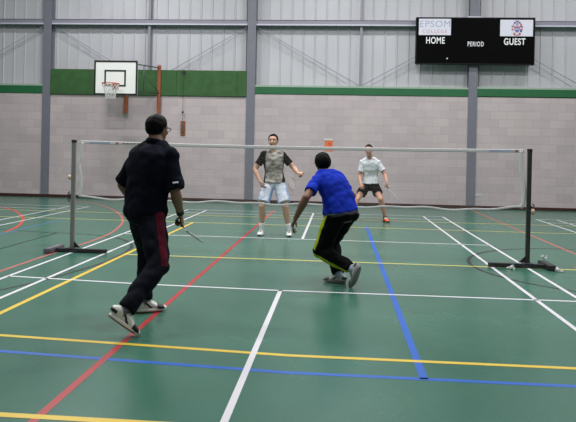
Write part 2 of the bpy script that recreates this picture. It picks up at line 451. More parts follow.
box(bm, -.09, .09, -.014, -.006, .17, .33); box(bm, -.06, .06, -.15, -.014, .26, .272)
for s in (-1, 1): tube(bm, [V((s*.05, -.014, .19)), V((s*.05, -.145, .26))], .008, seg=6)
finish('rim', bm, m_rim, bb)
bm = bmesh.new()
NS = 14
def npt(i, j):
    t = j/6; r = RR*(1-.42*min(1, t*1.35)); a = 2*PI*(i+.5*(j % 2))/NS
    return rc+V((r*math.cos(a), r*math.sin(a), -.40*t))
for j in range(6):
    for i in range(NS):
        tube(bm, [npt(i, j), npt(i, j+1)], .0045, seg=5)
        tube(bm, [npt(i, j), npt(i-1 if j % 2 == 0 else i+1, j+1)], .0045, seg=5)
finish('net', bm, m_cord, bb)
for px in (-5.555, -4.595):
    bm = bmesh.new(); box(bm, px-.05-B0.x, px+.05-B0.x, WY-.105-B0.y, WY-.05-B0.y, 2.48-B0.z, 3.86-B0.z, bev=.006)
    finish('wall_post', bm, m_wood, bb)
for px, ex in ((-5.555, -5.80), (-4.595, -5.0)):
    for z in (3.78, 3.06):
        bm = bmesh.new(); tube(bm, [V((px, WY-.105, z))-B0, V((ex, 8.33, z-.02))-B0], .016, seg=8); finish('mounting_arm', bm, m_tubes, bb, True)
    bm = bmesh.new(); tube(bm, [V((px+(ex-px)*.62, WY-.105-(1.05)*.62*.94, 3.78))-B0, V((px+(ex-px)*.62, WY-.105-1.05*.62*.94, 3.06))-B0], .012, seg=8); finish('strut', bm, m_tubes, bb, True)
    bm = bmesh.new(); tube(bm, [V((px, WY-.105, 3.1))-B0, V((ex, 8.36, 3.7))-B0], .008, seg=8); finish('stay', bm, m_tubes, bb, True)

# rope cleat board and hoisting cord
bc = V((-3.89, WY, 1.87))
cl = thing('rope_cleat', bc, 'small orange-brown wooden cleat board on the block wall with a hoisting cord above', 'rope cleat')
bm = bmesh.new(); box(bm, -.065, .065, -.035, 0, 0, .41, bev=.006); finish('board', bm, m_wood, cl)
bm = bmesh.new(); tube(bm, [V((0, -.075, .08)), V((0, -.06, .13)), V((0, -.055, .2)), V((0, -.06, .27)), V((0, -.075, .32))], [.008, .012, .016, .012, .008], seg=8); box(bm, -.015, .015, -.06, -.03, .17, .23)
finish('cleat', bm, m_tubes, cl, True)
bm = bmesh.new()
tube(bm, curve and [V((.03*math.sin(t*PI/6), -.066-.008*math.cos(t*PI/6*2), .2+.1*math.cos(t*PI/12))) for t in range(48)], .008, V((0, 0, 1)), seg=6)
finish('rope_wrap', bm, mat('grey_rope', (150, 140, 130), .9), cl)
bm = bmesh.new(); tube(bm, [V((.0, -.07, .3)), V((.0, -.075, 1.0)), V((0, -.075, 1.78))], .006, seg=6); finish('cord', bm, mat('dark_cord', (80, 78, 72), .8), cl)
bm = bmesh.new(); ell(bm, V((0, -.075, .66)), .03, .03, .035); finish('toggle', bm, mat('dark_toggle', (50, 44, 42), .6), cl, True)
bm = bmesh.new(); box(bm, -.045, .045, -.09, -.05, 1.76, 1.86, bev=.01); finish('pulley', bm, mat('dark_pulley', (34, 50, 38), .6), cl)

# orange notice and wall socket
m_orange = mat('orange_paper', (226, 112, 66), .7); m_paperw = mat('white_holder', (206, 202, 202), .6)
nb = V((.285, WY, 1.5))
no = thing('wall_notice', nb, 'orange notice with a small dark mark under a pale holder on the block wall', 'notice')
bm = bmesh.new(); box(bm, -.115, .115, -.006, 0, 0, .31); finish('sheet', bm, m_orange, no)
bm = bmesh.new(); box(bm, -.14, .125, -.016, 0, .30, .355, bev=.003); finish('holder', bm, m_paperw, no)
bm = bmesh.new()
tube(bm, [V((.02+.03*math.cos(a), -.0065, .19+.04*math.sin(a))) for a in [k*PI/6 for k in range(-3, 7)]], .007, V((0, 1, 0)), seg=6)
box(bm, .008, .06, -.0095, -.006, .075, .105); box(bm, .015, .03, -.0095, -.006, .12, .16)
finish('symbol', bm, mat('brown_print', (120, 50, 36), .7), no)
so = thing('wall_socket', (4.45, WY, .34), 'small pale double power socket low on the wall beside the scoreboard column', 'socket')
bm = bmesh.new(); box(bm, -.075, .075, -.012, 0, 0, .086, bev=.004); finish('plate', bm, mat('socket_plastic', (196, 202, 212), .4), so)
m_hole = mat('socket_holes', (40, 40, 44), .6); m_sw = mat('switch_plastic', (110, 114, 128), .4)
for q in (-.04, .04):
    for dx, z0, z1, hw_ in ((0, .048, .06, .004), (-.0105, .025, .031, .0035), (.0105, .025, .031, .0035)):
        bm = bmesh.new(); box(bm, q+dx-hw_, q+dx+hw_, -.0135, -.011, z0, z1); finish('pin_hole', bm, m_hole, so)
    bm = bmesh.new(); box(bm, q*.3-.007, q*.3+.007, -.017, -.011, .055, .075, bev=.001); finish('switch', bm, m_sw, so)

# ------------------------------------------------------------------ net posts and net
m_postd = mat('dark_grey_steel_post', (58, 58, 60), .4, metal=.3); m_postl = mat('worn_grey_steel_post', (122, 122, 120), .45)
m_base = mat('dark_base_steel', (50, 49, 55), .45, metal=.2); m_wgt = mat('dark_grey_weight_block', (98, 95, 104), .5)
m_knob = mat('cream_knob', (214, 184, 160), .5)
def net_post(x, sx, mp, mw, label, knob_z):
    """sx = +1 where the court lies towards +X of the post"""
    t = thing('net_post', (x, 0, 0), label, 'net post', 'badminton net posts')
    bm = bmesh.new(); box(bm, -.026, .026, -.026, .026, .03, 1.535, bev=.005); finish('pole', bm, mp, t)
    bm = bmesh.new(); box(bm, -.030, .030, -.030, .030, 1.51, 1.55, bev=.006); finish('top_cap', bm, m_base, t)
    bm = bmesh.new(); box(bm, min(sx*-.24, sx*.52), max(sx*-.24, sx*.52), -.035-.08, .035-.08, .004, .055, bev=.006); finish('base_bar', bm, m_base, t)
    bm = bmesh.new()
    pts = [(-.03, .05), (.03, .05), (.03, .2), (-.03, .05)]
    a = [bm.verts.new(V((sx*px, dy, pz))) for dy in (-.006, .006) for px, pz in ((.02, .055), (.115, .055), (.02, .15))]
    bm.faces.new(a[:3]); bm.faces.new(a[3:][::-1])
    for i in range(3): bm.faces.new((a[i], a[(i+1) % 3], a[3+(i+1) % 3], a[3+i]))
    box(bm, -.05, .05, -.12, .04, .055, .06)
    finish('gusset', bm, m_base, t)
    bm = bmesh.new()
    Mx = Matrix.Translation(V((-sx*.24, -.02, 0))) @ Matrix.Rotation(0, 4, 'Z')
    box(bm, -.052, .052, -.25, .21, .004, .068, M=Mx, bev=.01); finish('weight_block', bm, mw, t)
    bm = bmesh.new(); box(bm, -sx*.028-.022, -sx*.028+.022, -.02, .02, .72, .80, bev=.004)
    tube(bm, [V((-sx*.05, 0, .83)), V((-sx*.075, 0, .80)), V((-sx*.05, 0, .76)), V((-sx*.08, 0, .72)), V((-sx*.05, 0, .69))], .008, seg=6)
    finish('cord_cleat', bm, m_base, t)
    bm = bmesh.new(); ell(bm, V((-sx*.05, -.01, knob_z)), .03, .03, .034); tube(bm, [V((0, 0, knob_z)), V((-sx*.05, -.01, knob_z))], .01, seg=8); finish('knob', bm, m_knob, t, True)
    return t
net_post(3.07, -1, m_postd, m_base, 'dark steel badminton net post with base bar, near the shuttlecocks on the right', .735)
net_post(-3.09, 1, m_postl, m_wgt, 'worn grey badminton net post with a paler weight block, on the basketball hoop side', 1.03)

m_tape = mat('white_net_tape', (212, 210, 212), .7); m_mesh = mat('grey_net_cord', (150, 146, 142), .8)
net = thing('badminton_net', (0, 0, .74), 'wide badminton net with white top tape strung between two posts', 'net')
NB = V((0, 0, .74))
def topz(x): return 1.545 - .022*(1-(x/3.04)**2)
def botz(x):
    e = abs(x)/3.04
    z = .75 + .05*max(0, (e-.75)/.25)**2 + .010*math.sin(x*5.1) + .008*math.sin(x*11+1)
    return z
NX = 120
xs = [-3.0+6.0*i/NX for i in range(NX+1)]
def band(name, zf, h, m, y=0, t=.004):
    bm = bmesh.new()
    tube(bm, [V((x, y, zf(x)-h/2))-NB for x in xs], (h/2, t), V((0, 0, 1)), seg=10, power=4); return finish(name, bm, m, net, True)
tp = band('top_tape', topz, .045, m_tape)
band('bottom_tape', lambda x: botz(x)+.0, .026, m_tape, t=.006)
# printed marks near the ends of the tape
m_lab = mat('pale_blue_label', (172, 178, 206), .6); m_rp = mat('red_print', (170, 90, 96), .6)
for x0, x1, m, nm in ((-2.86, -2.58, m_lab, 'tape_label'), (2.55, 2.86, m_lab, 'tape_label'), (-2.50, -2.46, m_rp, 'tape_mark'), (2.88, 2.92, m_rp, 'tape_mark')):
    bm = bmesh.new(); box(bm, x0, x1, -.0062, -.0042, topz(x0)-.036-NB.z, topz(x0)-.010-NB.z); finish(nm, bm, m, tp)
bm = bmesh.new()
for k in range(7): box(bm, -2.40+k*.05, -2.362+k*.05, -.0062, -.0052, topz(-2.3)-.028-NB.z, topz(-2.3)-.016-NB.z)
finish('tape_print', bm, mat('dark_grey_print', (96, 92, 98), .6), tp)
def side_x(s, z):
    ks = ((.76, 2.975), (.86, 3.005), (.97, 3.012), (1.1, 3.0), (1.3, 2.968), (1.56, 2.962)) if s > 0 else ((.76, 3.0), (.9, 2.985), (1.05, 2.995), (1.2, 3.02), (1.35, 2.99), (1.56, 2.965))
    for (a, x), (b, y) in zip(ks, ks[1:]):
        if z <= b:
            t = (z-a)/(b-a); t = t*t*(3-2*t); return s*(x+(y-x)*t)
    return s*ks[-1][1]
for s in (-1, 1):
    bm = bmesh.new()
    zz = [.765+.76*i/30 for i in range(31)]
    tube(bm, [V((side_x(s, z), 0, z))-NB for z in zz], (.026, .005), V((1, 0, 0)), seg=8, power=4); finish('side_tape', bm, m_tape, net, True)
    for z in (1.52, .79):
        bm = bmesh.new(); tube(bm, [V((s*2.98, 0, z))-NB, V((s*3.034, 0, z+.005))-NB], .004, seg=6); finish('tie_cord', bm, m_tape, net)
bm = bmesh.new()
hw = .0005
def cord(pts):
    for a, b in zip(pts, pts[1:]):
        d = (b-a).normalized(); n = V((-d.z, 0, d.x))*hw
        c = [a+n, a-n, b-n, b+n]
        f = [bm.verts.new(q+V((0, -hw, 0))) for q in c]; g = [bm.verts.new(q+V((0, hw, 0))) for q in c]
        bm.faces.new(f); bm.faces.new(g[::-1])
        bm.faces.new((f[0], g[0], g[3], f[3])); bm.faces.new((f[1], f[2], g[2], g[1]))
NV = 290
for i in range(1, NV):
    x = -2.99+5.98*i/NV
    cord([V((x, 0, botz(x)))-NB, V((x, 0, topz(x)-.04))-NB])
NHH = 36
for j in range(1, NHH):
    t = j/NHH
    cord([V((x, 0, botz(x)*(1-t)+(topz(x)-.04)*t))-NB for x in [-2.97+5.94*i/30 for i in range(31)]])
finish('mesh', bm, m_mesh, net)

# ------------------------------------------------------------------ shuttlecocks
m_fea = mat('white_feathers', (222, 226, 226), .7); m_cork = mat('pale_cork', (226, 218, 200), .6)
def shuttle(loc, rot, label):
    t = thing('shuttlecock', loc, label, 'shuttlecock', 'shuttlecocks on the floor'); t.rotation_euler = rot
    bm = bmesh.new(); ell(bm, V((0, 0, .0)), .013, .013, .013); tube(bm, [V((0, 0, 0)), V((0, 0, .012))], .013, seg=12); finish('cork', bm, m_cork, t, True)
    bm = bmesh.new()
    for k in range(16):
        a = 2*PI*k/16
        for j in range(3):
            pass
        def q(r, z, da): return V((r*math.cos(a+da), r*math.sin(a+da), z))
        tube(bm, [q(.011, .008, 0), q(.022, .045, 0), q(.032, .072, 0)], .0012, seg=5)
        c = [q(.020, .04, -.12), q(.021, .04, .16), q(.033, .076, .25), q(.0335, .08, 0), q(.031, .074, -.22)]
        f = [bm.verts.new(p) for p in c]; g = [bm.verts.new(p*1.0+V((math.cos(a), math.sin(a), 0))*.0008) for p in c]
        bm.faces.new(f); bm.faces.new(g[::-1])
        for i in range(5): bm.faces.new((f[i], f[(i+1) % 5], g[(i+1) % 5], g[i]))
    for z, r in ((.028, .0172), (.04, .0208)):
        tube(bm, [V((r*math.cos(2*PI*i/20), r*math.sin(2*PI*i/20), z)) for i in range(21)], .0008, V((0, 0, 1)), seg=4, caps=False)
    finish('feather_skirt', bm, m_fea, t)
shuttle((2.765, -.21, .0135), (PI/2-.26, 0, 1.0), 'white shuttlecock lying in front of the base bar of the dark net post')
shuttle((3.40, -.34, .0135), (PI/2-.26, 0, -2.2), 'white shuttlecock lying at the near end of the dark post base block')
shuttle((3.52, .86, .0135), (PI/2-.26, 0, .4), 'distant white shuttlecock alone on the green floor behind the dark net post')

# ------------------------------------------------------------------ people
def ik(a, c, l1, l2, pole):
    d = c-a; L = d.length
    if L > (l1+l2)*.999: c = a+d.normalized()*(l1+l2)*.999; d = c-a; L = d.length
    x = (l1*l1-l2*l2+L*L)/(2*L); h = math.sqrt(max(0, l1*l1-x*x))
    u = d.normalized(); p = (pole-u*pole.dot(u)).normalized()
    return a+u*x+p*h, c

def foot(T, heading, pitch, S):
    """T: where the toe tip meets the floor; heading in degrees from +Y towards +X; returns ankle and the foot's axes"""
    a = math.radians(heading); p = math.radians(pitch)
    h = V((math.sin(a), math.cos(a), 0))
    d = h*math.cos(p)-V((0, 0, 1))*math.sin(p); n = h*math.sin(p)+V((0, 0, 1))*math.cos(p)
    r = d.cross(n)
    return dict(d=d, n=n, r=r, ankle=V(T)-d*.185*S+n*.09*S, T=V(T), h=h)

def shoe(f, S, mats, pred, sole_m, B, parent, lace_m, tall=1.0):
    d, n, r = f['d'], f['n'], f['r']; o = f['ankle']-n*.09*S     # o: sole plane below the ankle
    prof = [(-.078, .020, .050), (-.070, .030, .082), (-.045, .036, .098), (0.0, .038, .100), (.04, .040, .090), (.08, .044, .068), (.115, .047, .054), (.15, .044, .045), (.175, .034, .038), (.19, .018, .030)]
    prof = [(x, ww*(.5+.5*tall), hh*tall) for x, ww, hh in prof]
    bm = bmesh.new()
    tube(bm, [o+d*x*S+n*(.012+(hh-.012)/2)*S for x, ww, hh in prof], [(ww*S, (hh-.012)/2*S) for x, ww, hh in prof], r, seg=18, power=2.5)
    me = fuse(bm, .006, 3)
    def pr(c, q):
        v = c-o; return pred(v.dot(d)/S, v.dot(r)/S, v.dot(n)/S, q) if pred else 0
    paint(me, mats, pr)
    sh = link('shoe', me, parent); shift(sh, -B)
    bm = bmesh.new()
    rings = [[], []]
    N = 28; vs = []
    for k in range(N):
        a = 2*PI*k/N; x = .057+.14*math.cos(a); wd = (.049 if x > .06 else .041+.008*(x+.08)/.14)*math.copysign(abs(math.sin(a))**.75, math.sin(a))
        vs.append((x, wd))
    for z, g in ((0, .94), (.004, 1), (.012, 1), (.028, 1.0), (.032, .93)):
        rings.append([bm.verts.new(o+d*((x-.057)*g+.057)*S+r*wd*g*S+n*(z+(.012*max(0, (x-.12)/.07)**2 if z < .02 else .004*max(0, (x-.12)/.07)))*S) for x, wd in vs])
    rings = rings[2:]
    for a, b in zip(rings, rings[1:]):
        for k in range(N): bm.faces.new((a[k], a[(k+1) % N], b[(k+1) % N], b[k]))
    bm.faces.new(rings[0][::-1]); bm.faces.new(rings[-1])
    if len(sole_m) > 1:
        for q in bm.faces:
            if (q.calc_center_median()-o).dot(n) < .011*S: q.material_index = 1
    so_ = finish('sole', bm, sole_m, sh, True); shift(so_, -B)
    bm = bmesh.new()
    for k in range(5):
        x = .035+k*.016; hh = (.0945-(x-.035)*.50)*tall
        tube(bm, [o+d*(x)*S+r*(t*.024)*S+n*(hh+.006-.012*t*t)*S for t in (-1, -.5, 0, .5, 1)], .0035*S, r, seg=6)
    la = finish('laces', bm, lace_m, sh, True); shift(la, -B)
    return sh

def hand(bm, wr, d, s, n, S, curl, spread=1.0, thumb=None):
    """wr wrist; d towards the fingers; s towards the thumb; n out of the palm"""
    tube(bm, [wr-d*.02*S, wr+d*.015*S, wr+d*.05*S, wr+d*.085*S, wr+d*.096*S], [(.024*S, .019*S), (.029*S, .017*S), (.038*S, .0155*S), (.040*S, .0135*S), (.034*S, .010*S)], s, seg=14)
    for i, (off, ln) in enumerate(((.030, .95), (.010, 1.05), (-.010, 1.0), (-.029, .8))):
        b = wr+d*(.088-.006*(i == 3)-.002*i)*S+s*off*S
        dd = (d+s*off*2.2*spread).normalized(); p = b-dd*.02*S; pts = [p, b]
        rad = [.0088*S, .0092*S]; cur = curl[i] if isinstance(curl, (list, tuple)) else curl
        ang = 0
        for k, L in enumerate((.044, .027, .021)):
            ang += math.radians(cur*(1.0, 1.15, .8)[k])
            v = dd*math.cos(ang)+n*math.sin(ang)
            b = b+v*L*ln*S; pts.append(b); rad.append((.0085, .0078, .0062)[k]*S)
        tube(bm, pts, rad, s, seg=8)
        ell(bm, pts[-1], .0064*S, .0064*S, .0064*S, u=8, v=6)
    th = thumb or (.75, .75, .25)
    b = wr+d*.028*S+s*.022*S
    v = (d*th[0]+s*th[1]+n*th[2]).normalized(); v2 = (d*th[0]*1.2+s*th[1]*.35+n*th[2]*1.6).normalized()
    tube(bm, [b-v*.012*S, b, b+v*.042*S, b+v*.042*S+v2*.03*S, b+v*.042*S+v2*.05*S], [.014*S, .0145*S, .0105*S, .0095*S, .007*S], n, seg=8)

def interp(keys, t):
    for (a, x), (b, y) in zip(keys, keys[1:]):
        if t <= b:
            k = (t-a)/(b-a); return tuple(p+(q-p)*k for p, q in zip(x, y))
    return keys[-1][1]

def make_person(P):
    S = P['S']; B = V(P['base'])
    pel, neck, headc = V(P['pel']), V(P['neck']), V(P['head'])
    sr, hr = V(P['sh_r']).normalized(), V(P['hip_r']).normalized()     # towards the person's own right
    up = (neck-pel).normalized()
    sf = up.cross(sr).normalized()      # forward of the chest
    hf = V((0, 0, 1)).cross(hr).normalized()
    lean = P.get('bend', 0)
    def spine(t):
        p = pel.lerp(neck, t); return p - sf*lean*4*t*(1-t)*1.0
    # torso stations: t along the spine, half width, half depth
    keys = P.get('torso') or [(-.22, (.10, .085)), (-.1, (.155, .115)), (0, (.168, .12)), (.15, (.155, .108)), (.35, (.142, .10)), (.6, (.162, .118)), (.8, (.175, .112)), (.9, (.15, .088)), (.97, (.09, .068)), (1.0, (.062, .06))]
    def torso(bm, t0, t1, grow, n=18, flare=0, growz=None):
        pts, rd, sd = [], [], []
        for i in range(n+1):
            t = t0+(t1-t0)*i/n
            a, b = interp(keys, t); k = max(0, min(1, t))
            pts.append(spine(t) if t >= 0 else pel+(-V((0, 0, 1))*.5-up*.5).normalized()*(-t)*(neck-pel).length)
            g = grow+flare*max(0, .35-t)
            rd.append((a*S+g, b*S+g)); sd.append(hr.lerp(sr, k))
        tube(bm, pts, rd, sd, seg=28, power=2.35)
    shj = {}; hpj = {}
    for k, s in (('R', 1), ('L', -1)):
        drop = P.get('sh_drop', {}).get(k, 0)
        shj[k] = spine(.87)+sr*s*P.get('sh_w', .165)*S+V((0, 0, drop))
        hpj[k] = pel+hr*s*.088*S-V((0, 0, 1))*.02
    legs = {}
    for k in 'LR':
        q = P['leg'+k]; f = foot(q['toe'], q['head'], q['pitch'], S)
        kn, an = ik(hpj[k], f['ankle'], .435*S, .425*S, V(q['pole']))
        if (an-f['ankle']).length > .005: print(P['tag'], 'leg', k, 'short by', round((an-f['ankle']).length, 3))
        legs[k] = (hpj[k], kn, f['ankle'], f)
    arms = {}
    for k in 'LR':
        q = P['arm'+k]
        el, wr = ik(shj[k], V(q['wrist']), .295*S, .255*S, V(q['pole']))
        arms[k] = (shj[k], el, wr, q)
    # ---------------- body, one continuous surface
    bm = bmesh.new()
    torso(bm, -.22, 1.0, -.004)
    hd = V(P['head_f']).normalized(); hu0 = V(P.get('head_u', (0, 0, 1)))
    hx = hd.cross(hu0).normalized(); hu = hx.cross(hd).normalized()
    HS = P.get('hs', 1.0)
    def H(x, y, z): return headc+(hx*x+hd*y+hu*z)*S*HS
    tube(bm, [spine(.93), neck, headc+(-hd*.022-hu*.055)*S, headc+(-hd*.02+hu*.0)*S], [(.075*S, .07*S), (.062*S, .062*S), (.056*S, .058*S), (.05*S, .055*S)], hx, seg=16)
    ell(bm, H(0, -.012, .028), .076*S*HS, .096*S*HS, .09*S*HS, hx, hd, hu, 24, 16)
    tube(bm, [H(0, .012, .045), H(0, .020, 0), H(0, .030, -.045), H(0, .042, -.085), H(0, .048, -.108)], [(.066*S*HS, .078*S*HS), (.066*S*HS, .070*S*HS), (.060*S*HS, .058*S*HS), (.042*S*HS, .044*S*HS), (.022*S*HS, .026*S*HS)], hx, seg=20)
    ell(bm, H(0, .073, .030), .05*S*HS, .016*S*HS, .014*S*HS, hx, hd, hu)                        # brow
    tube(bm, [H(0, .086, .022), H(0, .098, -.004), H(0, .108, -.022), H(0, .094, -.032)], [.007*S*HS, .010*S*HS, .0145*S*HS, .010*S*HS], hx, seg=10)
    for s in (-1, 1):
        ell(bm, H(s*.012, .094, -.026), .009*S*HS, .010*S*HS, .008*S*HS, hx, hd, hu, 8, 6)      # nostril wings
        ell(bm, H(s*.040, .064, -.020), .020*S*HS, .020*S*HS, .022*S*HS, hx, hd, hu)            # cheeks
        ell(bm, H(s*.077, -.008, .0), .009*S*HS, .019*S*HS, .033*S*HS, (hx+hd*.3*-s).normalized(), hd, hu)
        ell(bm, H(s*.080, -.012, .012), .010*S*HS, .017*S*HS, .017*S*HS, hx, hd, hu)
    ell(bm, H(0, .084, -.055), .024*S*HS, .011*S*HS, .006*S*HS, hx, hd, hu); ell(bm, H(0, .082, -.066), .020*S*HS, .011*S*HS, .0065*S*HS, hx, hd, hu)
    ell(bm, H(0, .066, -.098), .022*S*HS, .020*S*HS, .016*S*HS, hx, hd, hu)
    AR = P.get('arm_r', 1.0)
    for k, s in (('R', 1), ('L', -1)):
        a, e, wv, q = arms[k]
        ell(bm, a, .056*S, .056*S, .058*S)
        tube(bm, [spine(.84)+sr*s*.09*S, a], [.06*S, .055*S], sf, seg=14)
        tube(bm, [spine(.98), spine(.95)+sr*s*.06*S, a+up*.004], [.043*S, .046*S, .046*S], sf, seg=14)
        m1 = a.lerp(e, .4); f1 = e.lerp(wv, .28)
        tube(bm, [a, m1, e.lerp(a, .15), e], [.052*S*AR, .050*S*AR, .043*S*AR, .041*S*AR], sf, seg=14)
        ell(bm, e, .042*S*AR, .042*S*AR, .042*S*AR)
        tube(bm, [e, f1, e.lerp(wv, .65), wv], [.041*S*AR, .045*S*AR, .035*S*AR, .027*S*AR], sf, seg=14)
        ell(bm, wv, .027*S, .027*S, .027*S)
        d = V(q.get('d') or (wv-e)).normalized(); sd = V(q['thumb']); sd = (sd-d*sd.dot(d)).normalized()
        nn = d.cross(sd) if (k == 'L') else sd.cross(d)
        q['frame'] = (wv, d, sd, nn)
        hand(bm, wv, d, sd, nn, S, q.get('curl', 25), q.get('spread', 1), q.get('th'))
        hp, kn, an, f = legs[k]
        tube(bm, [hp+V((0, 0, .05)), hp, hp.lerp(kn, .35), hp.lerp(kn, .8), kn], [.082*S, .088*S, .082*S, .060*S, .056*S], hr, seg=16)
        ell(bm, kn, .056*S, .056*S, .056*S)
        back = (kn-hp.lerp(an, .5)); back = -(back.normalized()) if back.length > .02 else -hf
        tube(bm, [kn, kn.lerp(an, .28)+back*.012*S, kn.lerp(an, .65), an], [.054*S, .060*S, .044*S, .036*S], hr, seg=16)
        ell(bm, an, .037*S, .037*S, .040*S)
        tube(bm, [an-f['d']*.03*S-f['n']*.03*S, an+f['d']*.06*S-f['n']*.045*S, an+f['d']*.14*S-f['n']*.065*S], [.030*S, .034*S, .020*S], f['r'], seg=12)
    me = fuse(bm, .0055, 2)
    sk, lip, brow = P['m_skin'], P['m_lip'], P['m_hair']
    def fp(c, nrm):
        v = (c-headc)/HS; x, y, z = v.dot(hx)/S, v.dot(hd)/S, v.dot(hu)/S
        if y > .05 and abs(x) < .06:
            if abs(x) < .022 and -.070 < z < -.050 and y > .07: return 1
            if .010 < abs(x) < .048 and abs(z-(.034-.25*max(0, abs(x)-.034))) < .0055: return 2
        return 0
    paint(me, [sk, lip, brow], fp)
    root = link('person', me, None, B); shift(root, -B)
    tag(root, P['label'], 'person')
    for s in (-1, 1):
        bm = bmesh.new(); ell(bm, H(s*.031, .0755, .010), .0130*S*HS, .0115*S*HS, .0070*S*HS, hx, hd, hu, 16, 10)
        e = finish('eye', bm, [P['m_eye'], P['m_iris']], root, True); c0 = H(s*.031, .0755, .010)
        for p in e.data.polygons:
            v = p.center-c0
            if v.dot(hd) > .006*S and abs(v.dot(hx)) < .0062*S: p.material_index = 1
        shift(e, -B)
    # ---------------- hair: a shell over the skull, cut at the hairline
    bm = bmesh.new()
    ell(bm, H(0, -.013, .029), .0785*S*HS, .099*S*HS, .094*S*HS, hx, hd, hu, 48, 36)
    kill = []; edge = {}
    fr, tl, nk = P.get('hairline', (.062, -.005, -.062))
    for v in bm.verts:
        q = (v.co-headc)/HS; x, y, z = q.dot(hx)/S, q.dot(hd)/S, q.dot(hu)/S
        lim = fr if y > .045 else (fr+(tl-fr)*min(1, (.045-y)/.03) if y > .0 else (tl+(nk-tl)*min(1, -y/.045)))
        if z < lim: kill.append(v)
        edge[tuple(round(c_, 5) for c_ in v.co)] = min(1, max(0, (z-lim)/.045))
    bmesh.ops.delete(bm, geom=kill, context='VERTS')
    bmesh.ops.recalc_face_normals(bm, faces=bm.faces)
    hs = P.get('hair_t', .012)*S
    r = bmesh.ops.extrude_face_region(bm, geom=bm.faces[:])
    nv = [v for v in r['geom'] if isinstance(v, bmesh.types.BMVert)]
    for v in nv:
        n_ = (v.co-H(0, -.014, .03)).normalized(); e_ = edge.get(tuple(round(c_, 5) for c_ in v.co), 1); v.co += n_*(hs*(.1+.9*e_)*(.85+.4*noise.noise(v.co*38)))
    h = finish('hair', bm, P['m_hair'], root, True); shift(h, -B)
    # ---------------- top
    T = P['shirt']
    bm = bmesh.new()
    torso(bm, T['hem'], .93, T.get('grow', .016), 16, T.get('flare', .02))
    tube(bm, [spine(.86), spine(.93), neck.lerp(spine(.93), .35)], [(.14*S, .095*S), (.10*S, .082*S), (.070*S, .070*S)], sr, seg=20)
    for k, s in (('R', 1), ('L', -1)):
        a, e, wv, q = arms[k]
        end = T.get('sleeve', .62)
        tube(bm, [spine(.82)+sr*s*.07*S, a-up*.004], [(.082*S, .082*S), (.064*S, .066*S)], sf, seg=16)
        tube(bm, [spine(.965), spine(.94)+sr*s*.065*S, a-up*.002], [.058*S, .066*S, .067*S], sf, seg=16)
        SR = T.get('sr', 1)
        ell(bm, a, .073*S*SR, .073*S*SR, .073*S*SR)
        tube(bm, [a, a.lerp(e, end*.5), a.lerp(e, end)], [.065*S*SR, .065*S*SR, .068*S*SR*T.get('cuff', 1)], sf, seg=18)
    me = fuse(bm, .0085, 3, T.get('wr', .009), 8, P['seed'])
    tpred = None
    if 'front' in T:
        wd = T['front']
        def tpred(c, nrm):
            v = c-pel; x = v.dot(sr); y = v.dot(sf); h_ = v.dot(up)
            return 1 if (y > .01 and abs(x) < wd and nrm.dot(sf) > -.15) else 0
    paint(me, T['mats'], tpred)
    shirt = link('shirt', me, root); shift(shirt, -B)
    if T.get('collar'):
        bm = bmesh.new()
        cc = neck.lerp(spine(.93), .45)
        ring = []
        for k in range(33):
            a = 2*PI*k/32+PI/2; ring.append(cc+hx*(.074*S*math.cos(a))+hd*(.074*S*math.sin(a)-.006)+up*(.020-.016*math.sin(a))*S)
        tube(bm, ring, [(.020*S, .007*S)]*33, up, seg=8)
        cl_ = finish('collar', bm, T['mats'][0], shirt, True); shift(cl_, -B)
    if T.get('belt'):
        bm = bmesh.new(); torso(bm, T['hem']-.14, T['hem']+.012, .025, 8); b_ = fuse(bm, .008, 2); paint(b_, [T['belt']], None)
        b_ = link('waistband', b_, root); shift(b_, -B)
    # ---------------- trousers or shorts
    U = P['legs']; LR = U.get('r', 1)
    bm = bmesh.new()
    torso(bm, -.20, U.get('top', .12), .008+.02*(LR-1)/.1, 8)
    for k in 'LR':
        hp, kn, an, f = legs[k]
        s = 1 if k == 'R' else -1
        if U['kind'] == 'long':
            ae = an+(kn-an).normalized()*.02*S
            tube(bm, [hp+V((0, 0, .06)), hp, hp.lerp(kn, .35), hp.lerp(kn, .8), kn], [.092*S*LR, .102*S*LR, .097*S*LR, .082*S*LR, .076*S*LR], hr, seg=18)
            ell(bm, kn, .076*S*LR, .076*S*LR, .076*S*LR)
            tube(bm, [kn, kn.lerp(ae, .3), kn.lerp(ae, .75), ae], [.075*S*LR, .075*S*LR, .065*S*LR, .060*S*U.get('cuff', 1)], hr, seg=18)
        else:
            en = hp.lerp(kn, U['len'])
            tube(bm, [hp+V((0, 0, .06)), hp, hp.lerp(kn, .35), en], [.094*S, .106*S, .106*S, .108*S*U.get('flare', 1)], hr, seg=18)
    me = fuse(bm, .0085, 3, U.get('wr', .010), 7, P['seed']+5)
    paint(me, U['mats'], (lambda c, nrm: U['pred'](c, nrm, legs, hr, hf, S, pel)) if 'pred' in U else None)
    tr = link('trousers' if U['kind'] == 'long' else 'shorts', me, root); shift(tr, -B)
    # ---------------- shoes and socks
    for k in 'LR':
        hp, kn, an, f = legs[k]; Q = P['shoe']
        shoe(f, S, Q['mats'], Q.get('pred'), Q['sole'], B, root, Q['lace'], Q.get('tall', 1))
        bm = bmesh.new(); ax = (kn-an).normalized()
        tube(bm, [an-f['n']*.035*S, an, an+ax*Q.get('sock', .06)*.6, an+ax*Q.get('sock', .06)], [.041*S, .041*S, .0415*S, .045*S], f['r'], seg=16)
        sk_ = finish('sock', bm, Q['sockm'], root, True); shift(sk_, -B)
    P['H'] = H; P['axes'] = (hx, hd, hu); P['arms'] = arms; P['root'] = root; P['legsj'] = legs
    return root

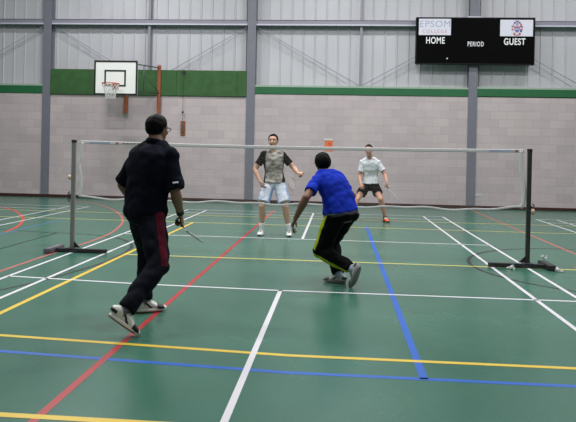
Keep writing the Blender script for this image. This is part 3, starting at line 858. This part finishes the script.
def racket(hold, r, normal, label, grip_m, shaft_m, frame_m, string_m, back=.05):
    """hold: middle of the gripping fist; r: direction to the head; normal: of the string bed"""
    r = V(r).normalized(); n = V(normal); n = (n-r*n.dot(r)).normalized(); s = r.cross(n)
    B = V(hold)
    t = thing('badminton_racket', B, label, 'racket')
    bm = bmesh.new(); tube(bm, [-r*(back+.004), -r*back, r*.02, r*.09, r*.12], [.0145, .014, .0125, .0115, .008], s, seg=10, power=3); finish('grip', bm, grip_m, t, True)
    bm = bmesh.new(); tube(bm, [r*.11, r*.33], .0038, s, seg=8); ell(bm, r*.335, .009, .006, .012, s, n, r); finish('shaft', bm, shaft_m, t, True)
    c = r*(.335+.125)
    bm = bmesh.new(); tube(bm, [c+r*(.125*math.cos(a*PI/24))+s*(.098*math.sin(a*PI/24)*(1-.10*math.cos(a*PI/24+PI))) for a in range(49)], (.0048, .0062), n, seg=8, caps=False); finish('frame', bm, frame_m, t, True)
    bm = bmesh.new()
    for i in range(-9, 10):
        x = i*.0098; h = .122*math.sqrt(max(0, 1-(x/.098)**2))
        if h > .01: tube(bm, [c+s*x-r*h, c+s*x+r*h], .0005, n, seg=4)
    for i in range(-11, 12):
        y = i*.0105; h = .096*math.sqrt(max(0, 1-(y/.124)**2))
        if h > .01: tube(bm, [c+r*y-s*h, c+r*y+s*h], .0005, n, seg=4)
    finish('strings', bm, string_m, t)
    return t

m_eye = mat('eye_white', (216, 210, 204), .3); m_iris = mat('dark_iris', (34, 24, 18), .3)
m_hairb = mat('black_hair', (8, 7, 7), .7, noise_amt=.3, scale=60, spec=.12)
m_hairg = mat('dark_grey_hair', (30, 26, 25), .7, noise_amt=.3, scale=60, spec=.15)
m_wlace = mat('white_laces', (214, 214, 210), .8)
m_gripd = mat('dark_grip', (26, 24, 26), .8); m_shaft = mat('silver_shaft', (196, 200, 208), .35); m_frm = mat('pale_frame', (204, 206, 212), .35); m_str = mat('white_strings', (220, 220, 220), .5)
m_redf = mat('pale_red_frame', (170, 140, 138), .4)

# -- near player, dark polo shirt
m_navy = mat('navy_polo_cloth', (14, 17, 30), .85, noise_amt=.2, scale=9, spec=.08)
m_navyt = mat('dark_navy_track_cloth', (19, 21, 31), .75, noise_amt=.25, scale=8, spec=.08)
m_maroon = mat('maroon_stripe', (84, 20, 36), .75, noise_amt=.1, scale=9, spec=.08)
m_wshoe = mat('white_shoe_leather', (226, 226, 222), .55); m_nshoe = mat('dark_shoe_trim', (22, 23, 34), .55); m_gum = mat('gum_sole', (150, 112, 86), .6)
def shoe_pred(x, y, z, q):
    if x > .105 and z < .066 and x < .17: return 1
    if abs(y) > .026 and abs((z-.018)-(.075-x)*.9) < .011 and 0 < x < .10: return 1
    if x < -.05 and .045 < z < .07: return 1
    return 0
def track_pred(c, nrm, legs, hr, hf, S, pel):
    hp, kn, an, f = legs['R']
    d = (kn-hp).normalized(); t = (c-hp).dot(d)/(kn-hp).length
    o = (hr*.95+hf*.05); o = (o-d*o.dot(d)).normalized()
    e = c-hp-d*(c-hp).dot(d)
    if e.length < .17*S and -.02 < t < 1.06 and e.normalized().dot(o) > .925 and c.z > kn.z-.05: return 1
    return 0
a28 = math.radians(27); a45 = math.radians(42)
P1 = dict(tag='near', seed=1, S=1.035, base=(-1.0, -3.4, 0), pel=(-1.025, -3.37, .93), neck=(-.965, -3.31, 1.49), head=(-.965, -3.27, 1.605), bend=.02, sh_w=.172, hs=.93,
    torso=[(-.22, (.10, .085)), (-.1, (.16, .12)), (0, (.172, .125)), (.15, (.162, .115)), (.35, (.158, .115)), (.6, (.186, .128)), (.8, (.185, .118)), (.9, (.14, .09)), (.97, (.09, .068)), (1.0, (.062, .06))],
    sh_r=(math.cos(a28), -math.sin(a28), -.02), hip_r=(math.cos(a45), -math.sin(a45), 0), head_f=(.50, .86, -.06), sh_drop={'L': -.045, 'R': -.035},
    label='player in dark navy polo shirt and maroon-striped trousers, back turned, stepping across the near court',
    legL=dict(toe=(-.945, -2.99, .004), head=60, pitch=0, pole=(.05, 1, 0)), legR=dict(toe=(-.945, -3.80, .004), head=62, pitch=38, pole=(.9, .5, .3)),
    armL=dict(wrist=(-1.20, -3.03, .93), pole=(-.9, -.45, 0), thumb=(.3, .3, .8), curl=35),
    armR=dict(wrist=(-.755, -3.27, .90), pole=(.2, -.8, -.2), thumb=(.05, .8, -.45), d=(.15, .25, -.95), curl=68, th=(.5, .6, .6)),
    m_skin=mat('brown_skin', (138, 98, 78), .55), m_lip=mat('brown_lips', (96, 56, 50), .5), m_hair=m_hairb, m_eye=m_eye, m_iris=m_iris, hairline=(.066, -.012, -.075), hair_t=.015,
    shirt=dict(hem=-.12, grow=.029, flare=.012, sleeve=.93, cuff=1.06, sr=1.1, mats=[m_navy], collar=True, wr=.010),
    legs=dict(kind='long', mats=[m_navyt, m_maroon], pred=track_pred, top=.05, cuff=1.15, wr=.012, r=1.1),
    shoe=dict(mats=[m_wshoe, m_nshoe], pred=shoe_pred, sole=[m_wshoe, m_gum], tall=1.15, lace=m_wlace, sockm=mat('grey_sock', (110, 110, 118), .9), sock=.05))
make_person(P1)
def add_glasses(P, m):
    H = P['H']; S = P['S']; B = V(P['base']); hx, hd, hu = P['axes']
    g = bpy.data.objects.new('glasses', bpy.data.meshes.new('glasses'))
    bm = bmesh.new()
    for s in (-1, 1):
        tube(bm, [H(s*.033+.025*math.cos(a*PI/10), .100, .010+.018*math.sin(a*PI/10)) for a in range(21)], .0024*S, hd, seg=6, caps=False)
        tube(bm, [H(s*.058, .100, .014), H(s*.080, .085, .014), H(s*.083, .0, .012), H(s*.082, -.02, .0)], .0028*S, hu, seg=6)
    tube(bm, [H(-.008, .101, .014), H(.008, .101, .014)], .002*S, hu, seg=6)
    o = finish('glasses', bm, m, P['root'], True); shift(o, -B)
add_glasses(P1, mat('dark_spectacle_frame', (22, 20, 22), .35))
# wristband, cuff stripe and racket of the near player
def band_on(P, arm, t, w, r, m, name, seg=(1, 2)):
    a = P['arms'][arm]; p, q = a[seg[0]], a[seg[1]]; c = p.lerp(q, t); d = (q-p).normalized(); B = V(P['base'])
    bm = bmesh.new(); tube(bm, [c-d*w/2, c-d*w*.3, c+d*w*.3, c+d*w/2], [r*.96, r, r, r*.96], seg=18); o = finish(name, bm, m, P['root'], True); shift(o, -B); return o
band_on(P1, 'R', .93, .045, .034, mat('black_watch_strap', (14, 14, 15), .6), 'watch')
sh, el = P1['arms']['R'][0], P1['arms']['R'][1]
bm = bmesh.new(); cS = sh.lerp(el, .78); dS = (el-sh).normalized()
sS = V((.35, -.93, 0)); sS = (sS-dS*sS.dot(dS)).normalized(); tS = dS.cross(sS)
tube(bm, [cS+(sS*math.cos(a)+tS*math.sin(a))*.0875 for a in [math.radians(k*5-18) for k in range(7)]], (.007, .004), dS, seg=6)
o = finish('sleeve_mark', bm, mat('white_print', (220, 222, 226), .7), P1['root']); shift(o, -V(P1['base']))
def grip_centre(P, k):
    wv, d, s, n = P['arms'][k][3]['frame']; return wv+d*.082*P['S']+n*.027*P['S'], s, n, d
g, s_, n_, d_ = grip_centre(P1, 'R')
vd = (g-V((.574, -8.585, 1.431))).normalized()
rd = V((-.7345, -2.704, .6065))-g
racket(g, rd, rd.cross(vd).normalized()+vd*.38, 'silver-shafted badminton racket held low by the player in the navy polo', m_gripd, m_shaft, m_frm, m_str, .06)

# -- player in the blue shirt
m_blue = mat('royal_blue_cloth', (26, 50, 172), .85, noise_amt=.12, scale=7, spec=.08)
m_blk = mat('black_track_cloth', (9, 9, 11), .75, noise_amt=.25, scale=8, spec=.08)
m_lime = mat('lime_stripe', (150, 166, 34), .7, noise_amt=.12, scale=10, spec=.08)
m_gshoe = mat('grey_white_shoe', (196, 196, 198), .6); m_dshoe = mat('dark_grey_shoe_trim', (60, 60, 66), .6)
def lime_pred(c, nrm, legs, hr, hf, S, pel):
    hp, kn, an, f = legs['L']
    for (a, b, o, th, lo, hi) in ((hp, kn, -hr*.75+hf*.55, .86, -.25, 1.0), (kn, an, -hr*.55-V((0, 0, .75)), .80, -.1, 1.1)):
        d = (b-a).normalized(); L = (b-a).length; t = (c-a).dot(d)/L; q = (o-d*o.dot(d)).normalized()
        e = c-a-d*(c-a).dot(d)
        if lo < t < hi and e.length < .15*S and e.normalized().dot(q) > th+.05: return 1
    return 0
a35 = math.radians(46); a50 = math.radians(48)
P2 = dict(tag='blue', seed=2, S=1.0, base=(.55, -1.55, 0), pel=(.612, -1.55, .775), neck=(.415, -1.42, 1.215), head=(.395, -1.37, 1.312), bend=.05,
    sh_r=(math.cos(a35), math.sin(a35), .03), hip_r=(math.cos(a50), math.sin(a50), .0), head_f=(-.25, .95, -.12), head_u=(-.12, .2, 1), sh_w=.155, sh_drop={'L': -.03, 'R': -.04},
    label='player in royal blue T-shirt and black track trousers with lime stripes, crouching with back turned',
    legL=dict(toe=(.745, -1.76, .004), head=-52, pitch=66, pole=(-.8, .5, .2)), legR=dict(toe=(.44, -1.42, .004), head=-65, pitch=0, pole=(-.5, .9, 0)),
    armL=dict(wrist=(.125, -1.74, .728), pole=(-.1, -.9, 0), thumb=(.3, .9, .1), d=(-.35, .1, -.9), curl=[12, 24, 34, 40], spread=1.6),
    armR=dict(wrist=(.58, -1.0, .92), pole=(.9, -.3, -.3), thumb=(0, .3, 1), curl=60),
    m_skin=mat('deep_brown_skin', (118, 80, 64), .55), m_lip=mat('deep_brown_lips', (84, 48, 44), .5), m_hair=m_hairb, m_eye=m_eye, m_iris=m_iris, hairline=(.064, -.02, -.082), hair_t=.017,
    torso=[(-.22, (.10, .09)), (-.1, (.165, .135)), (0, (.18, .145)), (.15, (.172, .135)), (.35, (.162, .125)), (.6, (.172, .13)), (.8, (.168, .115)), (.9, (.14, .09)), (.97, (.09, .07)), (1.0, (.064, .062))],
    shirt=dict(hem=.035, grow=.020, flare=.03, sleeve=.68, cuff=1.04, mats=[m_blue], wr=.012, belt=mat('grey_waistband', (70, 74, 88), .85, noise_amt=.2, scale=20)),
    legs=dict(kind='long', mats=[m_blk, m_lime], pred=lime_pred, top=-.06, cuff=1.12, wr=.012, r=1.16),
    shoe=dict(mats=[m_gshoe, m_dshoe], pred=shoe_pred, sole=[mat('grey_sole', (120, 118, 118), .7)], lace=m_wlace, sockm=mat('pale_blue_sock', (170, 176, 200), .9), sock=.07))
make_person(P2)

# -- player facing us in the camouflage top
m_blackt = mat('black_tee_cloth', (18, 16, 17), .85, noise_amt=.15, scale=9, spec=.08)
m_camo = camo_material()
m_wshort = mat('white_shorts_cloth', (200, 208, 224), .85, noise_amt=.05, scale=6); m_bpanel = mat('pale_blue_panel', (146, 172, 212), .85)
def short_pred(c, nrm, legs, hr, hf, S, pel): return 1 if abs(nrm.dot(hr)) > .72 else 0
P3 = dict(tag='camo', seed=3, S=1.01, base=(-.52, 2.45, 0), pel=(-.535, 2.47, .915), neck=(-.565, 2.45, 1.455), head=(-.565, 2.41, 1.625), bend=.01,
    sh_r=(-1, .05, .02), hip_r=(-1, 0, 0), head_f=(-.1, -.98, .02), sh_w=.16, sh_drop={},
    label='player in camouflage-front black top and pale shorts, facing the net with one arm held out',
    legR=dict(toe=(-.755, 2.21, .004), head=188, pitch=0, pole=(-.3, -1, 0)), legL=dict(toe=(-.235, 2.21, .004), head=172, pitch=0, pole=(.3, -1, 0)),
    armR=dict(wrist=(-.765, 2.30, .93), pole=(-.95, .3, 0), thumb=(.5, -.85, 0), curl=30),
    armL=dict(wrist=(-.115, 2.20, 1.10), pole=(.55, .5, -.6), thumb=(-.35, -.75, -.5), d=(.8, -.5, -.1), curl=68, th=(.5, .6, .6)),
    m_skin=mat('light_tan_skin', (198, 154, 132), .5), m_lip=mat('rosy_lips', (150, 92, 86), .5), m_hair=m_hairb, m_eye=m_eye, m_iris=m_iris, hairline=(.088, .0, -.05), hair_t=.012,
    shirt=dict(hem=-.02, grow=.018, flare=.02, sleeve=.66, cuff=1.0, mats=[m_blackt, m_camo], front=.15, wr=.008),
    legs=dict(kind='short', len=.84, flare=1.0, mats=[m_wshort, m_bpanel], pred=short_pred, top=.05, wr=.012),
    shoe=dict(mats=[mat('bright_white_shoe', (222, 224, 228), .5)], sole=[mat('white_sole', (204, 204, 206), .6)], lace=m_wlace, sockm=mat('white_sock', (220, 222, 226), .9), sock=.13))
make_person(P3)
g, s_, n_, d_ = grip_centre(P3, 'L')
racket(g, V((-.2135, 1.637, .898))-g, (.75, -.5, .2), 'pale badminton racket in the hand of the player in the camouflage top', m_gripd, m_redf, m_redf, m_str, .05)

# -- player facing us in the white shirt
m_wt = mat('white_tee_cloth', (214, 218, 224), .85, noise_amt=.04, scale=6)
m_bs = mat('black_shorts_cloth', (9, 9, 11), .8, noise_amt=.2, scale=9, spec=.08)
m_or = mat('orange_shoe', (238, 96, 40), .5); m_orw = mat('white_shoe_trim', (226, 216, 210), .5)
P4 = dict(tag='white', seed=4, S=1.0, base=(1.25, 5.25, 0), pel=(1.275, 5.38, .775), neck=(1.25, 5.25, 1.36), head=(1.212, 5.16, 1.525), bend=.03,
    sh_r=(-1, .05, 0), hip_r=(-1, 0, 0), head_f=(-.12, -.98, -.05), head_u=(0, -.12, 1), sh_w=.16, sh_drop={'L': -.03, 'R': -.03},
    label='player in white T-shirt, black shorts and orange shoes, in a wide stance behind the net',
    legL=dict(toe=(1.66, 5.0, .004), head=158, pitch=0, pole=(.05, -1, .2)), legR=dict(toe=(.73, 4.86, .004), head=205, pitch=0, pole=(-.3, -1, .1)),
    armR=dict(wrist=(1.055, 5.10, .80), pole=(-.25, .9, 0), thumb=(.6, -.8, 0), curl=40),
    armL=dict(wrist=(1.605, 5.05, .85), pole=(.35, .9, 0), thumb=(.2, -.8, -.5), d=(.1, -.35, -.93), curl=68, th=(.5, .6, .6)),
    m_skin=mat('pale_pink_skin', (190, 142, 120), .5), m_lip=mat('pink_lips', (160, 98, 92), .5), m_hair=m_hairg, m_eye=m_eye, m_iris=m_iris, hairline=(.08, .012, -.04), hair_t=.009,
    shirt=dict(hem=.05, grow=.022, flare=.05, sleeve=.68, cuff=1.05, mats=[m_wt], wr=.010),
    legs=dict(kind='short', len=.60, flare=1.0, mats=[m_bs], top=.05, wr=.010),
    shoe=dict(mats=[m_or, m_orw], pred=lambda x, y, z, q: 1 if (x < -.03 or (z > .07 and x > .03)) else 0, sole=[mat('dark_sole', (70, 50, 46), .7)], lace=m_wlace, sockm=mat('dark_sock', (60, 50, 48), .9), sock=.03))
make_person(P4)
g, s_, n_, d_ = grip_centre(P4, 'L')
racket(g, V((1.791, 4.524, .529))-g, (.85, -.35, .35), 'white badminton racket lowered by the player in the white T-shirt', m_gripd, m_frm, m_frm, m_str, .05)

# ------------------------------------------------------------------ camera
cd = bpy.data.cameras.new('camera'); cam = bpy.data.objects.new('camera', cd); COL.objects.link(cam)
yaw, pit, rol, f = -.0795, -.0033, .0211, 637.2
F = V((math.sin(yaw)*math.cos(pit), math.cos(yaw)*math.cos(pit), math.sin(pit)))
r0 = V((math.cos(yaw), -math.sin(yaw), 0)); u0 = r0.cross(F)
R = r0*math.cos(rol)+u0*math.sin(rol); U = -r0*math.sin(rol)+u0*math.cos(rol)
Mx = Matrix((R, U, -F)).transposed().to_4x4(); Mx.translation = V((.5742, -8.5849, 1.4311))
cam.matrix_world = Mx
cd.sensor_fit = 'HORIZONTAL'; cd.sensor_width = 36; cd.lens = f/576*36; cd.shift_y = -56.03/576
cd.clip_start = .05; cd.clip_end = 100
SC.camera = cam

w_ = bpy.data.worlds.new('world'); SC.world = w_; w_.use_nodes = True
w_.node_tree.nodes['Background'].inputs[0].default_value = (.5, .5, .52, 1); w_.node_tree.nodes['Background'].inputs[1].default_value = .1
vs = SC.view_settings; vs.view_transform = 'Standard'; vs.look = 'None'; vs.gamma = 1; vs.use_curve_mapping = False
vs.exposure = 0.0
